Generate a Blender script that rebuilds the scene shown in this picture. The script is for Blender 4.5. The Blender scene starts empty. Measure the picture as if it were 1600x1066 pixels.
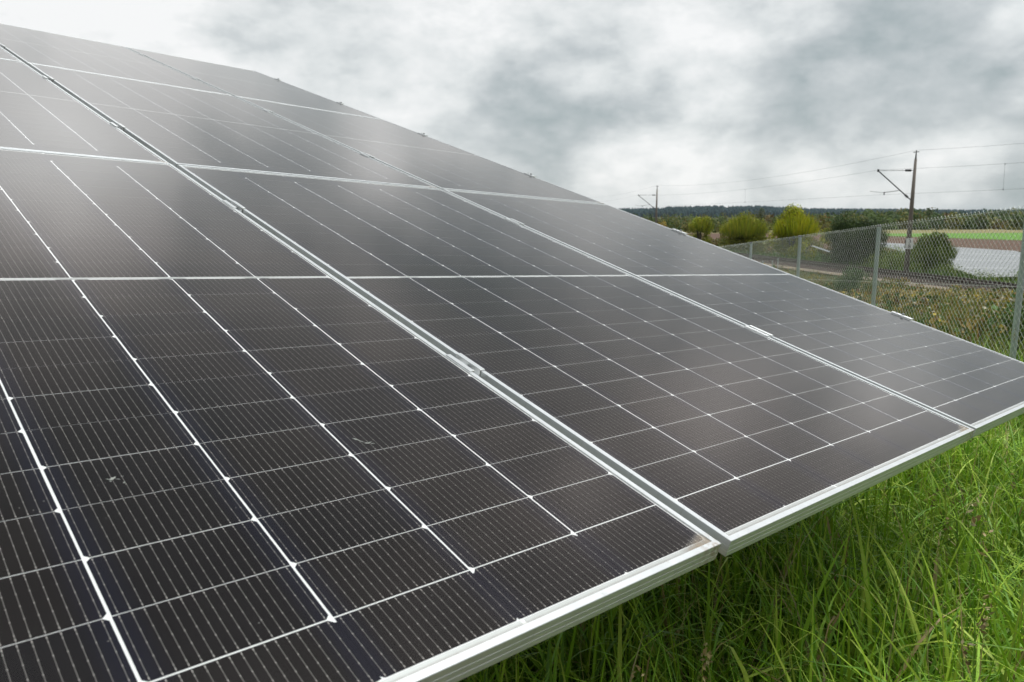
import bpy, math, random
import numpy as np
from mathutils import Matrix, Vector
R = math.radians
rng = np.random.default_rng(7)
random.seed(7)
scene = bpy.context.scene
COL = scene.collection

# ------------------------------------------------------------------ camera
F_PX, PITCH = 1179.1, 9.39059
cam_d = bpy.data.cameras.new('camera')
cam = bpy.data.objects.new('camera', cam_d); COL.objects.link(cam)
cam.location = (0, 0, 0); cam.rotation_euler = (R(90 - PITCH), 0, 0)
cam_d.sensor_width = 36; cam_d.lens = F_PX / 1600 * 36
cam_d.clip_start = .05; cam_d.clip_end = 9000
cam_d.dof.use_dof = True; cam_d.dof.focus_distance = 1.9; cam_d.dof.aperture_fstop = 9
scene.camera = cam
scene.view_settings.view_transform = 'Standard'
scene.view_settings.look = 'None'
scene.view_settings.exposure = 0
scene.view_settings.gamma = 1

# ------------------------------------------------------------------ sky (overcast, thin bright gaps)
SUN_EL, SUN_AZ = 68, 50          # degrees; azimuth from +Y towards +X
world = bpy.data.worlds.new('World'); scene.world = world; world.use_nodes = True
nt = world.node_tree; N = nt.nodes; Lk = nt.links; N.clear()
def wn(t, **k):
    n = N.new(t)
    for a, b in k.items(): setattr(n, a, b)
    return n
def wmath(op, a, b=None, c=None, clamp=False):
    n = wn('ShaderNodeMath', operation=op, use_clamp=clamp)
    for i, v in enumerate((a, b, c)):
        if v is None: continue
        if isinstance(v, (int, float)): n.inputs[i].default_value = v
        else: Lk.new(v, n.inputs[i])
    return n.outputs[0]
w_out = wn('ShaderNodeOutputWorld'); w_bg = wn('ShaderNodeBackground')
w_sky = wn('ShaderNodeTexSky', sky_type='NISHITA', sun_disc=False)
w_sky.sun_elevation = R(SUN_EL); w_sky.sun_rotation = R(SUN_AZ)
w_tc = wn('ShaderNodeTexCoord'); w_sep = wn('ShaderNodeSeparateXYZ'); Lk.new(w_tc.outputs['Generated'], w_sep.inputs[0])
zc = wmath('MAXIMUM', w_sep.outputs[2], 0.0)
w_c = wn('ShaderNodeVectorMath', operation='MULTIPLY_ADD'); Lk.new(w_tc.outputs['Generated'], w_c.inputs[0]); w_c.inputs[1].default_value = (1, 1, 1.75); w_c.inputs[2].default_value = (3.3, 1.7, .4)
def wnoise(scale, detail, rough, dist):
    n = wn('ShaderNodeTexNoise'); n.inputs['Scale'].default_value = scale; n.inputs['Detail'].default_value = detail
    n.inputs['Roughness'].default_value = rough; n.inputs['Distortion'].default_value = dist
    Lk.new(w_c.outputs[0], n.inputs['Vector']); return n.outputs['Fac']
n1 = wnoise(3.4, 9, .52, .12); n2 = wnoise(9.0, 11, .60, .10); n4 = wnoise(24.0, 8, .6, .05); n3 = wnoise(6.2, 6, .50, .08)
lum = wmath('MULTIPLY_ADD', wmath('SUBTRACT', n1, .5), 1.30, .69)
lum = wmath('MULTIPLY_ADD', wmath('SUBTRACT', n2, .5), .85, lum)
lum = wmath('MULTIPLY_ADD', wmath('SUBTRACT', wmath('SMOOTH_MAX', wmath('ABSOLUTE', wmath('MULTIPLY_ADD', n3, 2.0, -1.0)), .03, .05), .18), .75, lum)      # billows
lum = wmath('MULTIPLY_ADD', wmath('SUBTRACT', n4, .5), .16, lum)
# broad light and dark masses of the cloud cover, as directions
MASSES = [((.42, .88, .20), .28, .05), ((-.46, .86, .225), .17, .30), ((-.03, .966, .258), .10, .35), ((.06, .985, .11), .10, -.24), ((-.13, .975, .16), .12, -.12), ((-.26, .94, .22), .07, -.10),
          ((.23, .955, .185), .09, .26), ((.441, .893, .089), .16, -.20), ((.473, .879, .050), .07, .26), ((.36, .93, .06), .04, .20), ((.241, .969, .050), .05, .24), ((.30, .95, .02), .05, -.16), ((.42, .90, .01), .05, -.16),
          ((.139, .988, .055), .05, .26), ((.483, .855, .20), .12, -.05), ((.385, .923, .0), .045, .12), ((.30, .94, .12), .10, -.12),
          ((-.38, .79, .481), .09, .75), ((-.104, .932, .348), .05, .6), ((.41, .80, .43), .08, .75), ((.30, .75, .59), .06, .7), ((.56, .78, .27), .08, .4),
          ((-.27, .645, .71), .16, -.25), ((-.42, .80, .40), .20, .35), ((.1, .87, .48), .16, -.12), ((-.05, .6, .79), .20, -.55)]
for c, r, a in MASSES:
    v = Vector(c).normalized()
    d = wn('ShaderNodeVectorMath', operation='DISTANCE'); Lk.new(w_tc.outputs['Generated'], d.inputs[0]); d.inputs[1].default_value = v
    q = wmath('DIVIDE', d.outputs['Value'], r); q = wmath('MULTIPLY', q, q); q = wmath('MULTIPLY', q, -1.0)
    g = wmath('EXPONENT', q)
    # ragged edges: the mass is modulated by the fine noise
    g = wmath('MULTIPLY', g, wmath('MULTIPLY_ADD', n2, 1.7, .15))
    lum = wmath('MULTIPLY_ADD', g, a, lum)
ramp = wn('ShaderNodeValToRGB'); Lk.new(lum, ramp.inputs[0])
cr = ramp.color_ramp; cr.elements[0].position = 0.0; cr.elements[0].color = (.30, .352, .365, 1)
cr.elements[1].position = 1.0; cr.elements[1].color = (.97, .975, .97, 1)
for p, c in ((.28, (.385, .445, .457, 1)), (.5, (.56, .60, .612, 1)), (.72, (.77, .80, .80, 1))):
    e = cr.elements.new(p); e.color = c
# the cloud deck brightens overhead, an unseen glow added to light the grass
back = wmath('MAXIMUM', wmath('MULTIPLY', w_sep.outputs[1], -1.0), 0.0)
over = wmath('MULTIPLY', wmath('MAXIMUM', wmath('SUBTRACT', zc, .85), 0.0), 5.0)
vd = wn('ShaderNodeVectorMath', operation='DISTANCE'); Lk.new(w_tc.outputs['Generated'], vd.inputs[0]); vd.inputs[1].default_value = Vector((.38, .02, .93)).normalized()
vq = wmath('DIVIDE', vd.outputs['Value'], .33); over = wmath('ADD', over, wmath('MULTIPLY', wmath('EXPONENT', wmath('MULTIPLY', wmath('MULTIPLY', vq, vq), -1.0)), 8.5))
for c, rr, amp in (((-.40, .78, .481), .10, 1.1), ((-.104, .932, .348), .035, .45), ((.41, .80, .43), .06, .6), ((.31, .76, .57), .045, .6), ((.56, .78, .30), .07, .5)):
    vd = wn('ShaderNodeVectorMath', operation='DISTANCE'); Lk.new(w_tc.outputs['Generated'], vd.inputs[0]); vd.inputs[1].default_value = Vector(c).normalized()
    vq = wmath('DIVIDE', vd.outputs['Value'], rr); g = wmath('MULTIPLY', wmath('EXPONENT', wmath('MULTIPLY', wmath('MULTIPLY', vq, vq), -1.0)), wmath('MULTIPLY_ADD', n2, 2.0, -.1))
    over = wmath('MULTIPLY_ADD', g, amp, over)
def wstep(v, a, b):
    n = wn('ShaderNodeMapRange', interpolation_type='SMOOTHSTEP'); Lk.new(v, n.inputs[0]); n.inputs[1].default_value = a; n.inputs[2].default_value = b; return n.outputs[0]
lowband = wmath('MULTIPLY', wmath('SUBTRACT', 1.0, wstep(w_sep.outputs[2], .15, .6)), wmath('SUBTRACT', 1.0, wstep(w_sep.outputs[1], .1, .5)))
over = wmath('MULTIPLY_ADD', lowband, -.48, over)                   # unseen low sky beside and behind the camera, dimmed to darken under-table grass
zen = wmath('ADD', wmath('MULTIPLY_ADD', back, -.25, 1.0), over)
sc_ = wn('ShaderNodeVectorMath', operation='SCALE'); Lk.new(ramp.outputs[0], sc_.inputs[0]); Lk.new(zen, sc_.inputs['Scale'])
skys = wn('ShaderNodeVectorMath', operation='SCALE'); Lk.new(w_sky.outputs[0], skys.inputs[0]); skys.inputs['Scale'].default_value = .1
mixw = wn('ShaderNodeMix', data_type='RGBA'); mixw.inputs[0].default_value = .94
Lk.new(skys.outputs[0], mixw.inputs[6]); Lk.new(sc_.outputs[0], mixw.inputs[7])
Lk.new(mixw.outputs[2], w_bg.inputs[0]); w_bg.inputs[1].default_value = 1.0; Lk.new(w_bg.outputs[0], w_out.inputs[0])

sun_d = bpy.data.lights.new('sun', 'SUN'); sun_d.energy = 1.5; sun_d.angle = R(22); sun_d.color = (1, .965, .91)
sun = bpy.data.objects.new('sun', sun_d); COL.objects.link(sun)
sv = Vector((math.sin(R(SUN_AZ)) * math.cos(R(SUN_EL)), math.cos(R(SUN_AZ)) * math.cos(R(SUN_EL)), math.sin(R(SUN_EL))))
sun.rotation_euler = sv.to_track_quat('Z', 'Y').to_euler()
scene.cycles.max_bounces = 6; scene.cycles.transparent_max_bounces = 12
scene.cycles.diffuse_bounces = 3; scene.cycles.glossy_bounces = 3
scene.cycles.sample_clamp_indirect = 4

# ------------------------------------------------------------------ materials
MATS = {}
def mat(name):
    m = bpy.data.materials.new(name); m.use_nodes = True; MATS[name] = m
    return m, m.node_tree, m.node_tree.nodes['Principled BSDF']
def simple(name, col, rough=.6, metal=0, spec=.5):
    m, t, b = mat(name); b.inputs['Base Color'].default_value = (*col, 1); b.inputs['Roughness'].default_value = rough
    b.inputs['Metallic'].default_value = metal; b.inputs['Specular IOR Level'].default_value = spec
    return m
def nd(t, typ, **k):
    n = t.nodes.new(typ)
    for a, b in k.items(): setattr(n, a, b)
    return n
def mth(t, op, a, b=None, c=None, clamp=False):
    n = nd(t, 'ShaderNodeMath', operation=op, use_clamp=clamp)
    for i, v in enumerate((a, b, c)):
        if v is None: continue
        if isinstance(v, (int, float)): n.inputs[i].default_value = v
        else: t.links.new(v, n.inputs[i])
    return n.outputs[0]
def noise(t, vec, scale, detail=3, rough=.5, dist=0):
    n = nd(t, 'ShaderNodeTexNoise'); n.inputs['Scale'].default_value = scale; n.inputs['Detail'].default_value = detail
    n.inputs['Roughness'].default_value = rough; n.inputs['Distortion'].default_value = dist
    if vec is not None: t.links.new(vec, n.inputs['Vector'])
    return n.outputs['Fac']
def mixc(t, f, a, b):
    n = nd(t, 'ShaderNodeMix', data_type='RGBA')
    for s, v in ((0, f), (6, a), (7, b)):
        if isinstance(v, (int, float)): n.inputs[s].default_value = v
        elif isinstance(v, tuple): n.inputs[s].default_value = (*v, 1)
        else: t.links.new(v, n.inputs[s])
    return n.outputs[2]
def sstep(t, v, a, b):
    n = nd(t, 'ShaderNodeMapRange', interpolation_type='SMOOTHSTEP')
    t.links.new(v, n.inputs[0]); n.inputs[1].default_value = a; n.inputs[2].default_value = b
    return n.outputs[0]

# anodised aluminium of the module frames, with brown grime in the low right corner
m, t, b = mat('aluminium_frame')
tc = nd(t, 'ShaderNodeTexCoord'); sp = nd(t, 'ShaderNodeSeparateXYZ'); t.links.new(tc.outputs['Object'], sp.inputs[0])
dx = mth(t, 'ABSOLUTE', mth(t, 'SUBTRACT', sp.outputs[0], .567)); dy = mth(t, 'ABSOLUTE', sp.outputs[1])
dcor = mth(t, 'ADD', mth(t, 'MULTIPLY', dx, 1.0), mth(t, 'MULTIPLY', dy, 2.2))
nz = noise(t, tc.outputs['Object'], 90, 4, .6)
st = mth(t, 'MULTIPLY', mth(t, 'SUBTRACT', 1.0, sstep(t, dcor, .0, .085)), sstep(t, nz, .38, .62))
fine = noise(t, tc.outputs['Object'], 25, 5, .6)
base = mixc(t, fine, (.56, .58, .59), (.70, .715, .72))
mp = nd(t, 'ShaderNodeMapping'); mp.inputs['Scale'].default_value = (60, 60, 4); t.links.new(tc.outputs['Object'], mp.inputs[0])
base = mixc(t, mth(t, 'MULTIPLY', sstep(t, noise(t, mp.outputs[0], 1, 5, .65), .56, .75), .45), base, (.33, .32, .29))
t.links.new(mixc(t, mth(t, 'MULTIPLY', st, .8), base, (.25, .17, .10)), b.inputs['Base Color'])
t.links.new(mth(t, 'MULTIPLY_ADD', st, -.45, .5), b.inputs['Metallic'])
t.links.new(mth(t, 'MULTIPLY_ADD', fine, .14, .28), b.inputs['Roughness'])
simple('clamp_metal', (.80, .81, .81), .32, .9); simple('bolt_metal', (.35, .36, .36), .35, .9)
simple('galvanised', (.36, .42, .43), .5, .55)
m, t, b = mat('galvanised_post'); nz = noise(t, None, 30, 4)
t.links.new(mixc(t, nz, (.34, .41, .42), (.50, .56, .56)), b.inputs['Base Color']); b.inputs['Metallic'].default_value = .35; b.inputs['Roughness'].default_value = .5
simple('fence_wire', (.72, .75, .70), .5, .1)
simple('dark_cap', (.03, .032, .033), .6)

# white backsheet
m, t, b = mat('backsheet'); b.inputs['Base Color'].default_value = (.80, .80, .80, 1); b.inputs['Roughness'].default_value = .7; b.inputs['Specular IOR Level'].default_value = .1
# silver interconnect ribbon
simple('ribbon', (.50, .51, .51), .38, .4)

# monocrystalline cell: 16 thin wires with solder pads; UV spans one half cell
m, t, b = mat('solar_cell')
uv = nd(t, 'ShaderNodeUVMap'); uv.uv_map = 'UVMap'; s2 = nd(t, 'ShaderNodeSeparateXYZ'); t.links.new(uv.outputs[0], s2.inputs[0])
U, V = s2.outputs[0], s2.outputs[1]
fu = mth(t, 'ABSOLUTE', mth(t, 'SUBTRACT', mth(t, 'FRACT', mth(t, 'MULTIPLY', U, 16.0)), .5))
wire = mth(t, 'SUBTRACT', 1.0, sstep(t, fu, .018, .030))
fv = mth(t, 'ABSOLUTE', mth(t, 'SUBTRACT', mth(t, 'FRACT', mth(t, 'MULTIPLY', V, 5.0)), .5))
pad = mth(t, 'MULTIPLY', mth(t, 'LESS_THAN', fu, .05), mth(t, 'LESS_THAN', fv, .045))
ve = mth(t, 'ABSOLUTE', mth(t, 'SUBTRACT', V, .5))
endp = mth(t, 'MULTIPLY', mth(t, 'LESS_THAN', fu, .055), mth(t, 'MULTIPLY', mth(t, 'GREATER_THAN', ve, .448), mth(t, 'LESS_THAN', ve, .478)))
silver = mth(t, 'MAXIMUM', mth(t, 'MULTIPLY', wire, .62), mth(t, 'MAXIMUM', pad, endp))
tc = nd(t, 'ShaderNodeTexCoord')
att = nd(t, 'ShaderNodeAttribute'); att.attribute_name = 'tone'
cell = mixc(t, att.outputs['Fac'], (.0040, .0036, .0052), (.0085, .0066, .0068))
edge = sstep(t, mth(t, 'ABSOLUTE', mth(t, 'SUBTRACT', U, .5)), .30, .5)
cell = mixc(t, mth(t, 'MULTIPLY', edge, .45), cell, (.006, .008, .024))
t.links.new(mixc(t, silver, cell, (.33, .31, .295)), b.inputs['Base Color'])
t.links.new(mth(t, 'MULTIPLY', silver, .3), b.inputs['Metallic'])
b.inputs['Roughness'].default_value = .42; b.inputs['Specular IOR Level'].default_value = .06
b.inputs['Specular Tint'].default_value = (1, .90, .82, 1)

# cover glass: Fresnel reflection over see-through, dust and rain-borne grime
m = bpy.data.materials.new('cover_glass'); m.use_nodes = True; MATS['cover_glass'] = m; t = m.node_tree
t.nodes.remove(t.nodes['Principled BSDF']); out = t.nodes['Material Output']
tr = nd(t, 'ShaderNodeBsdfTransparent'); gl = nd(t, 'ShaderNodeBsdfAnisotropic' if False else 'ShaderNodeBsdfGlossy'); df = nd(t, 'ShaderNodeBsdfDiffuse')
tr.inputs[0].default_value = (.97, .98, .975, 1); gl.inputs[0].default_value = (.98, .950, .930, 1)
tc = nd(t, 'ShaderNodeTexCoord'); sp = nd(t, 'ShaderNodeSeparateXYZ'); t.links.new(tc.outputs['Object'], sp.inputs[0])
nzb = noise(t, tc.outputs['Object'], 6, 5, .6)
t.links.new(mth(t, 'MULTIPLY_ADD', nzb, .07, .07), gl.inputs['Roughness'])
fr = nd(t, 'ShaderNodeFresnel'); fr.inputs['IOR'].default_value = 1.31
t.links.new(mixc(t, sstep(t, fr.outputs[0], .03, .30), (1.0, .90, .85), (.97, .96, .95)), gl.inputs[0])      # anti-reflex coating: warm when looked at steeply
m1 = nd(t, 'ShaderNodeMixShader'); t.links.new(fr.outputs[0], m1.inputs[0]); t.links.new(tr.outputs[0], m1.inputs[1]); t.links.new(gl.outputs[0], m1.inputs[2])
film = mth(t, 'MULTIPLY_ADD', sstep(t, noise(t, tc.outputs['Object'], 9, 7, .7), .42, .75), .007, .0006)
spk = nd(t, 'ShaderNodeTexVoronoi'); spk.inputs['Scale'].default_value = 75; t.links.new(tc.outputs['Object'], spk.inputs['Vector'])
speck = mth(t, 'MULTIPLY', mth(t, 'LESS_THAN', spk.outputs['Distance'], .06), mth(t, 'GREATER_THAN', noise(t, tc.outputs['Object'], 20, 2), .56))
dx = mth(t, 'SUBTRACT', .557, sp.outputs[0]); dy = mth(t, 'SUBTRACT', sp.outputs[1], .010)
crn = mth(t, 'SUBTRACT', 1.0, sstep(t, mth(t, 'ADD', mth(t, 'MULTIPLY', dx, .75), mth(t, 'MULTIPLY', dy, 2.4)), .035, .075))
line = mth(t, 'MULTIPLY', mth(t, 'SUBTRACT', 1.0, sstep(t, dy, .0005, .006)), .65)
linex = mth(t, 'MULTIPLY', mth(t, 'SUBTRACT', 1.0, sstep(t, dx, .0003, .0025)), .5)
gr = mth(t, 'MULTIPLY', mth(t, 'MAXIMUM', crn, mth(t, 'MAXIMUM', line, linex)), mth(t, 'MULTIPLY_ADD', noise(t, tc.outputs['Object'], 60, 4, .6), .9, .25), clamp=True)
dust = mth(t, 'MAXIMUM', film, mth(t, 'MULTIPLY', speck, .35))
dcol = mixc(t, gr, (.42, .41, .39), (.30, .22, .14)); t.links.new(dcol, df.inputs[0])
m2 = nd(t, 'ShaderNodeMixShader'); t.links.new(mth(t, 'MAXIMUM', dust, mth(t, 'MULTIPLY', gr, .8), clamp=True), m2.inputs[0])
t.links.new(m1.outputs[0], m2.inputs[1]); t.links.new(df.outputs[0], m2.inputs[2]); t.links.new(m2.outputs[0], out.inputs[0])
simple('dropping_white', (.30, .31, .29), .8)

def veg(name, trans=.35, rough=.55, spec=.3, ramp_noise=None):
    m, t, b = mat(name)
    at = nd(t, 'ShaderNodeAttribute'); at.attribute_name = 'Col'
    oi = nd(t, 'ShaderNodeObjectInfo')
    hs = nd(t, 'ShaderNodeHueSaturation'); hs.inputs['Hue'].default_value = .5
    t.links.new(mth(t, 'MULTIPLY_ADD', oi.outputs['Random'], .3, .85), hs.inputs['Value'])
    t.links.new(at.outputs['Color'], hs.inputs['Color'])
    t.links.new(hs.outputs[0], b.inputs['Base Color']); b.inputs['Roughness'].default_value = rough; b.inputs['Specular IOR Level'].default_value = spec
    tl = nd(t, 'ShaderNodeBsdfTranslucent'); t.links.new(hs.outputs[0], tl.inputs[0])
    ms = nd(t, 'ShaderNodeMixShader'); ms.inputs[0].default_value = trans
    t.links.new(b.outputs[0], ms.inputs[1]); t.links.new(tl.outputs[0], ms.inputs[2])
    t.links.new(ms.outputs[0], t.nodes['Material Output'].inputs[0])
    return m
veg('grass_blade', .16, .5, .3); veg('leaf', .3, .6, .25); veg('conifer', .0, .9, .1)
simple('bark', (.10, .085, .07), .9)

m, t, b = mat('soil'); tc = nd(t, 'ShaderNodeTexCoord'); o = tc.outputs['Object']
g1 = mixc(t, sstep(t, noise(t, o, .9, 6, .65), .35, .65), (.020, .028, .010), (.060, .075, .022))
g1 = mixc(t, sstep(t, noise(t, o, .11, 4, .6), .45, .62), g1, (.11, .095, .045))
t.links.new(g1, b.inputs['Base Color']); b.inputs['Roughness'].default_value = .95; b.inputs['Specular IOR Level'].default_value = .1
def field(name, c1, c2, sc):
    m, t, b = mat(name); tc = nd(t, 'ShaderNodeTexCoord')
    mp = nd(t, 'ShaderNodeMapping'); mp.inputs['Scale'].default_value = (1, .25, 1); mp.inputs['Rotation'].default_value = (0, 0, R(25)); t.links.new(tc.outputs['Object'], mp.inputs[0])
    t.links.new(mixc(t, noise(t, mp.outputs[0], sc, 5, .6), c1, c2), b.inputs['Base Color']); b.inputs['Roughness'].default_value = .95; b.inputs['Specular IOR Level'].default_value = .1
field('ploughed', (.085, .052, .038), (.15, .098, .074), .5); field('young_crop', (.09, .20, .035), (.15, .28, .06), .3); field('stubble', (.30, .24, .13), (.16, .17, .07), .12)
field('ballast_stone', (.022, .016, .014), (.075, .056, .047), 9); field('gravel_shoulder', (.13, .105, .08), (.30, .25, .20), 4)
simple('rail_steel', (.07, .045, .035), .7, .1); simple('rail_head', (.20, .18, .17), .45, .6); simple('sleeper', (.045, .035, .03), .9)
m, t, b = mat('mast_concrete'); tc = nd(t, 'ShaderNodeTexCoord'); sp = nd(t, 'ShaderNodeSeparateXYZ'); t.links.new(tc.outputs['Object'], sp.inputs[0])
t.links.new(mixc(t, noise(t, tc.outputs['Object'], 3, 4), (.17, .145, .125), (.26, .225, .195)), b.inputs['Base Color']); b.inputs['Roughness'].default_value = .9
simple('dark_steel', (.06, .065, .068), .5, .5); simple('insulator_brown', (.02, .018, .018), .3); simple('wire_copper', (.05, .055, .055), .5, .4)
simple('sign_white', (.88, .88, .86), .5); simple('sign_black', (.02, .02, .02), .5)
m, t, b = mat('distant_module'); tc = nd(t, 'ShaderNodeTexCoord'); sp = nd(t, 'ShaderNodeSeparateXYZ'); t.links.new(tc.outputs['Object'], sp.inputs[0])
ex = mth(t, 'ABSOLUTE', mth(t, 'SUBTRACT', mth(t, 'FRACT', mth(t, 'DIVIDE', sp.outputs[0], 1.156)), .5)); ey = mth(t, 'ABSOLUTE', mth(t, 'SUBTRACT', mth(t, 'FRACT', mth(t, 'DIVIDE', sp.outputs[1], 2.298)), .5))
ln = mth(t, 'MAXIMUM', mth(t, 'GREATER_THAN', ex, .480), mth(t, 'GREATER_THAN', ey, .488))
t.links.new(mixc(t, ln, (.03, .03, .035), (.6, .6, .6)), b.inputs['Base Color']); b.inputs['Roughness'].default_value = .22; b.inputs['IOR'].default_value = 1.7
b.inputs['Coat Weight'].default_value = .6; b.inputs['Coat Roughness'].default_value = .25

# ------------------------------------------------------------------ mesh helpers
class Acc:
    """collects vertices and faces (with optional per-vertex colour) for ONE mesh object"""
    def __init__(s): s.v = []; s.f = []; s.m = []; s.n = 0; s.c = []
    def add(s, v, f, mi=0, c=None):
        v = np.asarray(v, float).reshape(-1, 3); s.v.append(v)
        s.f += [tuple(int(i) + s.n for i in q) for q in f]; s.m += [mi] * len(f); s.n += len(v)
        s.c.append(np.tile((.5, .5, .5) if c is None else c, (len(v), 1)))
    def box(s, lo, hi, mi=0):
        x0, y0, z0 = lo; x1, y1, z1 = hi
        s.add([(x0, y0, z0), (x1, y0, z0), (x1, y1, z0), (x0, y1, z0), (x0, y0, z1), (x1, y0, z1), (x1, y1, z1), (x0, y1, z1)],
              [(0, 3, 2, 1), (4, 5, 6, 7), (0, 1, 5, 4), (1, 2, 6, 5), (2, 3, 7, 6), (3, 0, 4, 7)], mi)
    def tube(s, pts, rad, k=8, mi=0, caps=True):
        P = [Vector(p) for p in pts]; n = len(P); rr = rad if hasattr(rad, '__len__') else [rad] * n
        vs = []
        for i, p in enumerate(P):
            d = (P[min(i + 1, n - 1)] - P[max(i - 1, 0)]).normalized()
            a = d.cross(Vector((0, 0, 1)) if abs(d.z) < .95 else Vector((1, 0, 0))).normalized(); bb = d.cross(a)
            vs += [p + rr[i] * (math.cos(2 * math.pi * j / k) * a + math.sin(2 * math.pi * j / k) * bb) for j in range(k)]
        fs = [(i * k + j, i * k + (j + 1) % k, (i + 1) * k + (j + 1) % k, (i + 1) * k + j) for i in range(n - 1) for j in range(k)]
        if caps: fs += [tuple(range(k))[::-1], tuple((n - 1) * k + j for j in range(k))]
        s.add(vs, fs, mi)
    def build(s, name, mats, parent=None, smooth=False, bevel=0):
        me = bpy.data.meshes.new(name); me.from_pydata(np.concatenate(s.v).tolist(), [], s.f)
        for mm in mats if isinstance(mats, (list, tuple)) else [mats]: me.materials.append(MATS[mm])
        if len(set(s.m)) > 1: me.polygons.foreach_set('material_index', s.m)
        if smooth: me.polygons.foreach_set('use_smooth', [True] * len(me.polygons))
        me.update(); return link(name, me, parent, bevel)
def link(name, me, parent=None, bevel=0):
    o = bpy.data.objects.new(name, me); COL.objects.link(o)
    if parent: o.parent = parent
    if bevel:
        md = o.modifiers.new('bevel', 'BEVEL'); md.width = bevel; md.segments = 2; md.limit_method = 'ANGLE'
    return o
def big_mesh(name, V, Q, C, mname, parent=None, smooth=False):
    """fast mesh from numpy: V (n,3), Q (m,4) quads, C (n,3) colours"""
    me = bpy.data.meshes.new(name); me.vertices.add(len(V)); me.vertices.foreach_set('co', np.ascontiguousarray(V, np.float32).ravel())
    k = Q.shape[1]; me.loops.add(Q.size); me.loops.foreach_set('vertex_index', np.ascontiguousarray(Q, np.int32).ravel())
    me.polygons.add(len(Q)); me.polygons.foreach_set('loop_start', np.arange(0, Q.size, k, dtype=np.int32)); me.polygons.foreach_set('loop_total', np.full(len(Q), k, np.int32))
    if smooth: me.polygons.foreach_set('use_smooth', np.ones(len(Q), bool))
    a = me.attributes.new('Col', 'FLOAT_COLOR', 'POINT'); a.data.foreach_set('color', np.ascontiguousarray(np.c_[C, np.ones(len(C))], np.float32).ravel())
    me.materials.append(MATS[mname]); me.update(calc_edges=True); me.validate(); return link(name, me, parent)
def tag(o, label=None, cat=None, group=None, kind=None):
    for k, v in (('label', label), ('category', cat), ('group', group), ('kind', kind)):
        if v: o[k] = v
    return o
def empty(name, loc=(0, 0, 0)):
    o = bpy.data.objects.new(name, None); COL.objects.link(o); o.location = loc; o.empty_display_size = .2; return o
def copy_tree(o, parent=None, keep=lambda n: True):
    c = o.copy(); COL.objects.link(c); c.parent = parent
    for ch in list(o.children):
        if keep(ch.name): copy_tree(ch, c, keep)
    return c

# ------------------------------------------------------------------ terrain
RAIL_M = -.131
def rail_x(y): return 25.3 + RAIL_M * (y - 53.6)
def terr(x, y):
    x = np.asarray(x, float); y = np.asarray(y, float)
    nat = -1.28 - .066 * y
    k = .5
    nat = np.maximum(nat, -5.4) + k * np.log1p(np.exp(-np.abs(nat + 5.4) / k)) - 0
    nat = np.where(y < -10, -1.28 + .66, nat)
    q = (x - rail_x(y)) / math.hypot(1, RAIL_M)
    low = np.full_like(nat, -5.5)
    far = np.clip((q - 2.6) / 6.0, 0, 1); far = far * far * (3 - 2 * far)
    mid = np.clip((q + 9) / 5.2, 0, 1); mid = mid * mid * (3 - 2 * mid)
    z = nat * (1 - mid) + (-3.98) * mid
    z = z * (1 - far) + low * far
    z = z + .05 * np.sin(x * 1.7 + y * .6) * np.sin(y * 1.3 - x * .4) * (1 - mid)
    return z
xs = np.unique(np.concatenate([np.linspace(-3000, -60, 24), np.arange(-60, 70, 1.0), np.linspace(70, 3600, 30)]))
ys = np.unique(np.concatenate([np.linspace(-400, -12, 10), np.arange(-12, 130, 1.0), np.linspace(130, 4200, 34)]))
gx_, gy_ = np.meshgrid(xs, ys); gz_ = terr(gx_, gy_)
gz_ = np.where(gy_ > 900, gz_ + np.clip((gy_ - 900) / 1500, 0, 1) ** 1.5 * 10, gz_)
nxg, nyg = len(xs), len(ys)
idx = np.arange(nxg * nyg).reshape(nyg, nxg)
Q = np.stack([idx[:-1, :-1], idx[:-1, 1:], idx[1:, 1:], idx[1:, :-1]], -1).reshape(-1, 4)
Vg = np.stack([gx_, gy_, gz_], -1).reshape(-1, 3)
tag(big_mesh('ground', Vg, Q, np.full((len(Vg), 3), .1), 'soil', smooth=True), kind='structure')

def sheet(name, poly, z, mname):
    me = bpy.data.meshes.new(name); me.from_pydata([(x, y, z) for x, y in poly], [], [tuple(range(len(poly)))]); me.materials.append(MATS[mname])
    return tag(link(name, me), kind='structure')
sheet('stubble_field', [(-60, 236), (60, 232), (300, 236), (420, 245), (520, 360), (-60, 330)], -5.30, 'stubble')
sheet('ploughed_field', [(-20, 150), (40, 116), (125, 112), (230, 112), (126, 128), (113, 167), (101, 205), (90, 236), (-20, 240)], -5.27, 'ploughed')
sheet('green_field', [(113.2, 167), (126.2, 128.2), (232, 112.5), (330, 120), (420, 250), (240, 246), (166, 245), (112, 232), (91, 236), (101.2, 205)], -5.24, 'young_crop')

# ------------------------------------------------------------------ the solar table
ORG = Vector((.31052, 1.03501, -.46714))
MR = Matrix(((.73048, -.64438, .22619), (.68123, .71086, -.17491), (-.04808, .28186, .95825)))
def table_mat(u, v, z=0): return Matrix.Translation(ORG + MR @ Vector((u, v, z))) @ MR.to_4x4()
PW, PL, GX, GY = 1.134, 2.287, .02216, .011
PU, PV = PW + GX, PL + GY

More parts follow.
